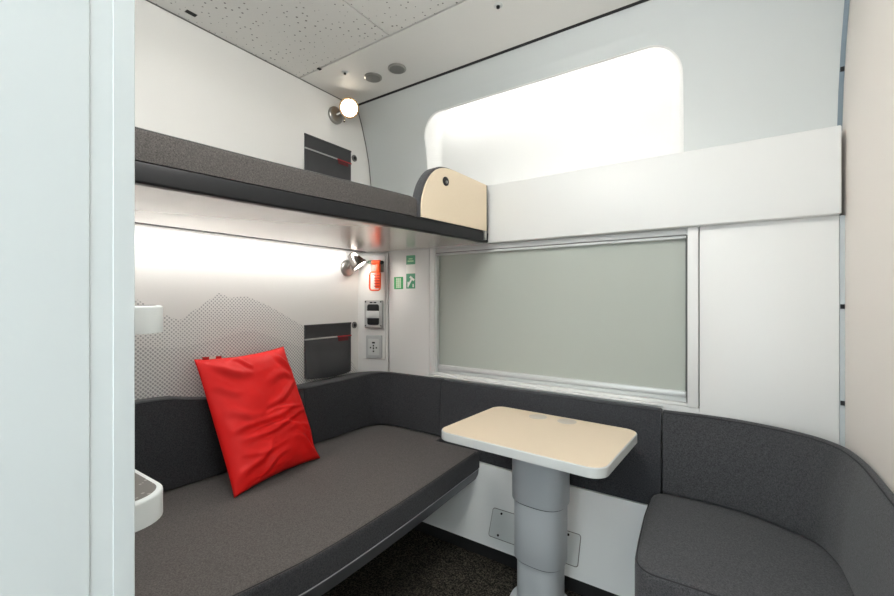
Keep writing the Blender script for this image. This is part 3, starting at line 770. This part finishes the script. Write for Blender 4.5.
# ------------------------------------------------------------------ roller blind
t = thing('roller_blind', 'closed grey-green roller blind covering the window', 'blind', (-.79, 2.02, -.42))
part(B().box(-1.424, -.150, 2.030, 2.033, -.395, .255), 'blind_cloth', 'blind', t, 'flat grey-green cloth')
part(B().box(-1.430, -.146, 2.006, 2.040, .250, .2615, .002), 'cassette', 'edge', t)
part(B().box(-1.430, -.146, 2.0035, 2.0075, .2615, .2655), 'joint', 'seam', t)
part(B().box(-1.430, -.146, 2.000, 2.036, .2655, .2885, .002), 'cassette_cover', 'rail2', t, 'silver grey upper rail')
part(B().box(-1.425, -.148, 2.012, 2.038, -.417, -.394, .003), 'bottom_bar', 'alu', t, 'silver bottom bar')
part(B().box(-1.4365, -1.426, 2.004, 2.044, -.438, .25, .002), 'side_rail', 'alu', t, 'silver left guide rail')
part(B().box(-.1455, -.1410, 2.004, 2.044, -.438, .25, .001), 'side_rail', 'seam', t, 'dark right guide rail')
part(B().box(-1.43, -.146, 2.020, 2.040, -.4395, -.4185, .002), 'bottom_guide', 'edge', t)

# ------------------------------------------------------------------ ceiling fittings
for x, y, lab in ((-1.647, 1.702, 'grey round ceiling vent nearer the upper reading lamp'), (-1.476, 1.708, 'grey round ceiling vent farther right from the upper reading lamp')):
    t = thing('ceiling_vent', lab, 'vent', (x, y, CZ-.010), 'round ceiling vents')
    part(B().lathe((x, y, CZ-.0005), (0, 0, -1), [(0, .049), (.006, .049), (.0085, .045)], 40), 'rim', 'steel', t)
    part(B().lathe((x, y, CZ-.006), (0, 0, -1), [(0, .041), (.004, .041), (.0046, .030)], 40), 'cover', 'disc', t)
for x, y, lab in ((-1.738, 1.579, 'tiny silver ceiling sensor left of the two round vents'), (-.805, 1.579, 'tiny silver ceiling sensor right of the vents, near the photo top edge')):
    t = thing('ceiling_sensor', lab, 'sensor', (x, y, CZ-.014), 'small ceiling sensors')
    part(B().lathe((x, y, CZ-.0005), (0, 0, -1), [(0, .019), (.003, .019), (.005, .013)], 24), 'collar', 'alu', t)
    part(B().lathe((x, y, CZ-.005), (0, 0, -1), [(0, .008), (.008, .007), (.009, .004)], 16), 'tip', 'black', t)
o = B().box(-1.944, -1.921, .858, .900, CZ-.002, CZ-.0003).build('ceiling_slot', 'black'); tag(o, 'small black slot in the ceiling above the left wall', 'slot')
o = B().box(-1.835, -1.818, 1.468, 1.487, CZ-.004, CZ-.0003).build('ceiling_latch', 'black'); tag(o, 'tiny black latch on the ceiling panel joint', 'latch')
# luminaires added out of view to brighten the room and its ceiling
for nm, lab, x0, x1, y0, y1, m_ in (('fill_light', 'long flat fill light added over the middle of the compartment, out of view', -1.10, -.30, .25, .60, 'lum'), ('fill_light', 'square flat fill light added over the entry, out of view', -.22, .08, -.62, -.30, 'fill_lum2')):
    t = thing(nm, lab, 'light', ((x0+x1)/2, (y0+y1)/2, CZ-.16), 'added fill lights')
    for hx in (x0+.04, x1-.04): part(B().box(hx-.012, hx+.012, (y0+y1)/2-.012, (y0+y1)/2+.012, CZ-.095, CZ-.0005, .003), 'hanger', 'alu', t)
    part(B().box(x0, x1, y0, y1, CZ-.16, CZ-.094, .006), 'diffuser', m_, t)

# ------------------------------------------------------------------ ladder steps
def step(zt, lab):
    t = thing('ladder_step', lab, 'step', (-.85, .24, zt-.041), 'wall-mounted bunk steps')
    P = [(-1.05, .1735)]+[(-.704, .1735)]
    P += [(-.704-.05*(1-math.cos(a)), .247+.05*math.sin(a)) for a in [k/8*PI/2 for k in range(9)]]
    P += [(-1.0-.05*math.sin(a), .247+.05*math.cos(a)) for a in [k/8*PI/2 for k in range(9)]]
    P = ccw(P)
    part(B().prism(P, zt-.041, zt, .004), 'body', 'step', t, 'pale grey rounded body')
    part(B().prism(inset(P, .0085), zt-.002, zt+.0004, 0), 'tread', 'tread', t, 'dark speckled tread')
step(-.2945, 'lower pale step with dark speckled tread, beside the entry post above the bench')
step(-.0115, 'upper pale step beside the entry post, at the mountain pattern')

# ------------------------------------------------------------------ world, camera, view
w = bpy.data.worlds.new('World'); sc.world = w; w.use_nodes = True
w.node_tree.nodes['Background'].inputs[0].default_value = (.5, .55, .6, 1); w.node_tree.nodes['Background'].inputs[1].default_value = .1
cam = bpy.data.cameras.new('camera'); cam.sensor_width = 36; cam.lens = 417/894*36; cam.clip_start = .01
co = bpy.data.objects.new('camera', cam); C.objects.link(co); co.location = (0, 0, H)
co.rotation_euler = (PI/2, 0, math.radians(34.0))
sc.camera = co
for k in list(co.keys()): pass
vs = sc.view_settings; vs.view_transform = 'Standard'; vs.look = 'None'; vs.gamma = 1; vs.exposure = 0.1; vs.use_curve_mapping = False
sc.cycles.max_bounces = 12; sc.cycles.diffuse_bounces = 8
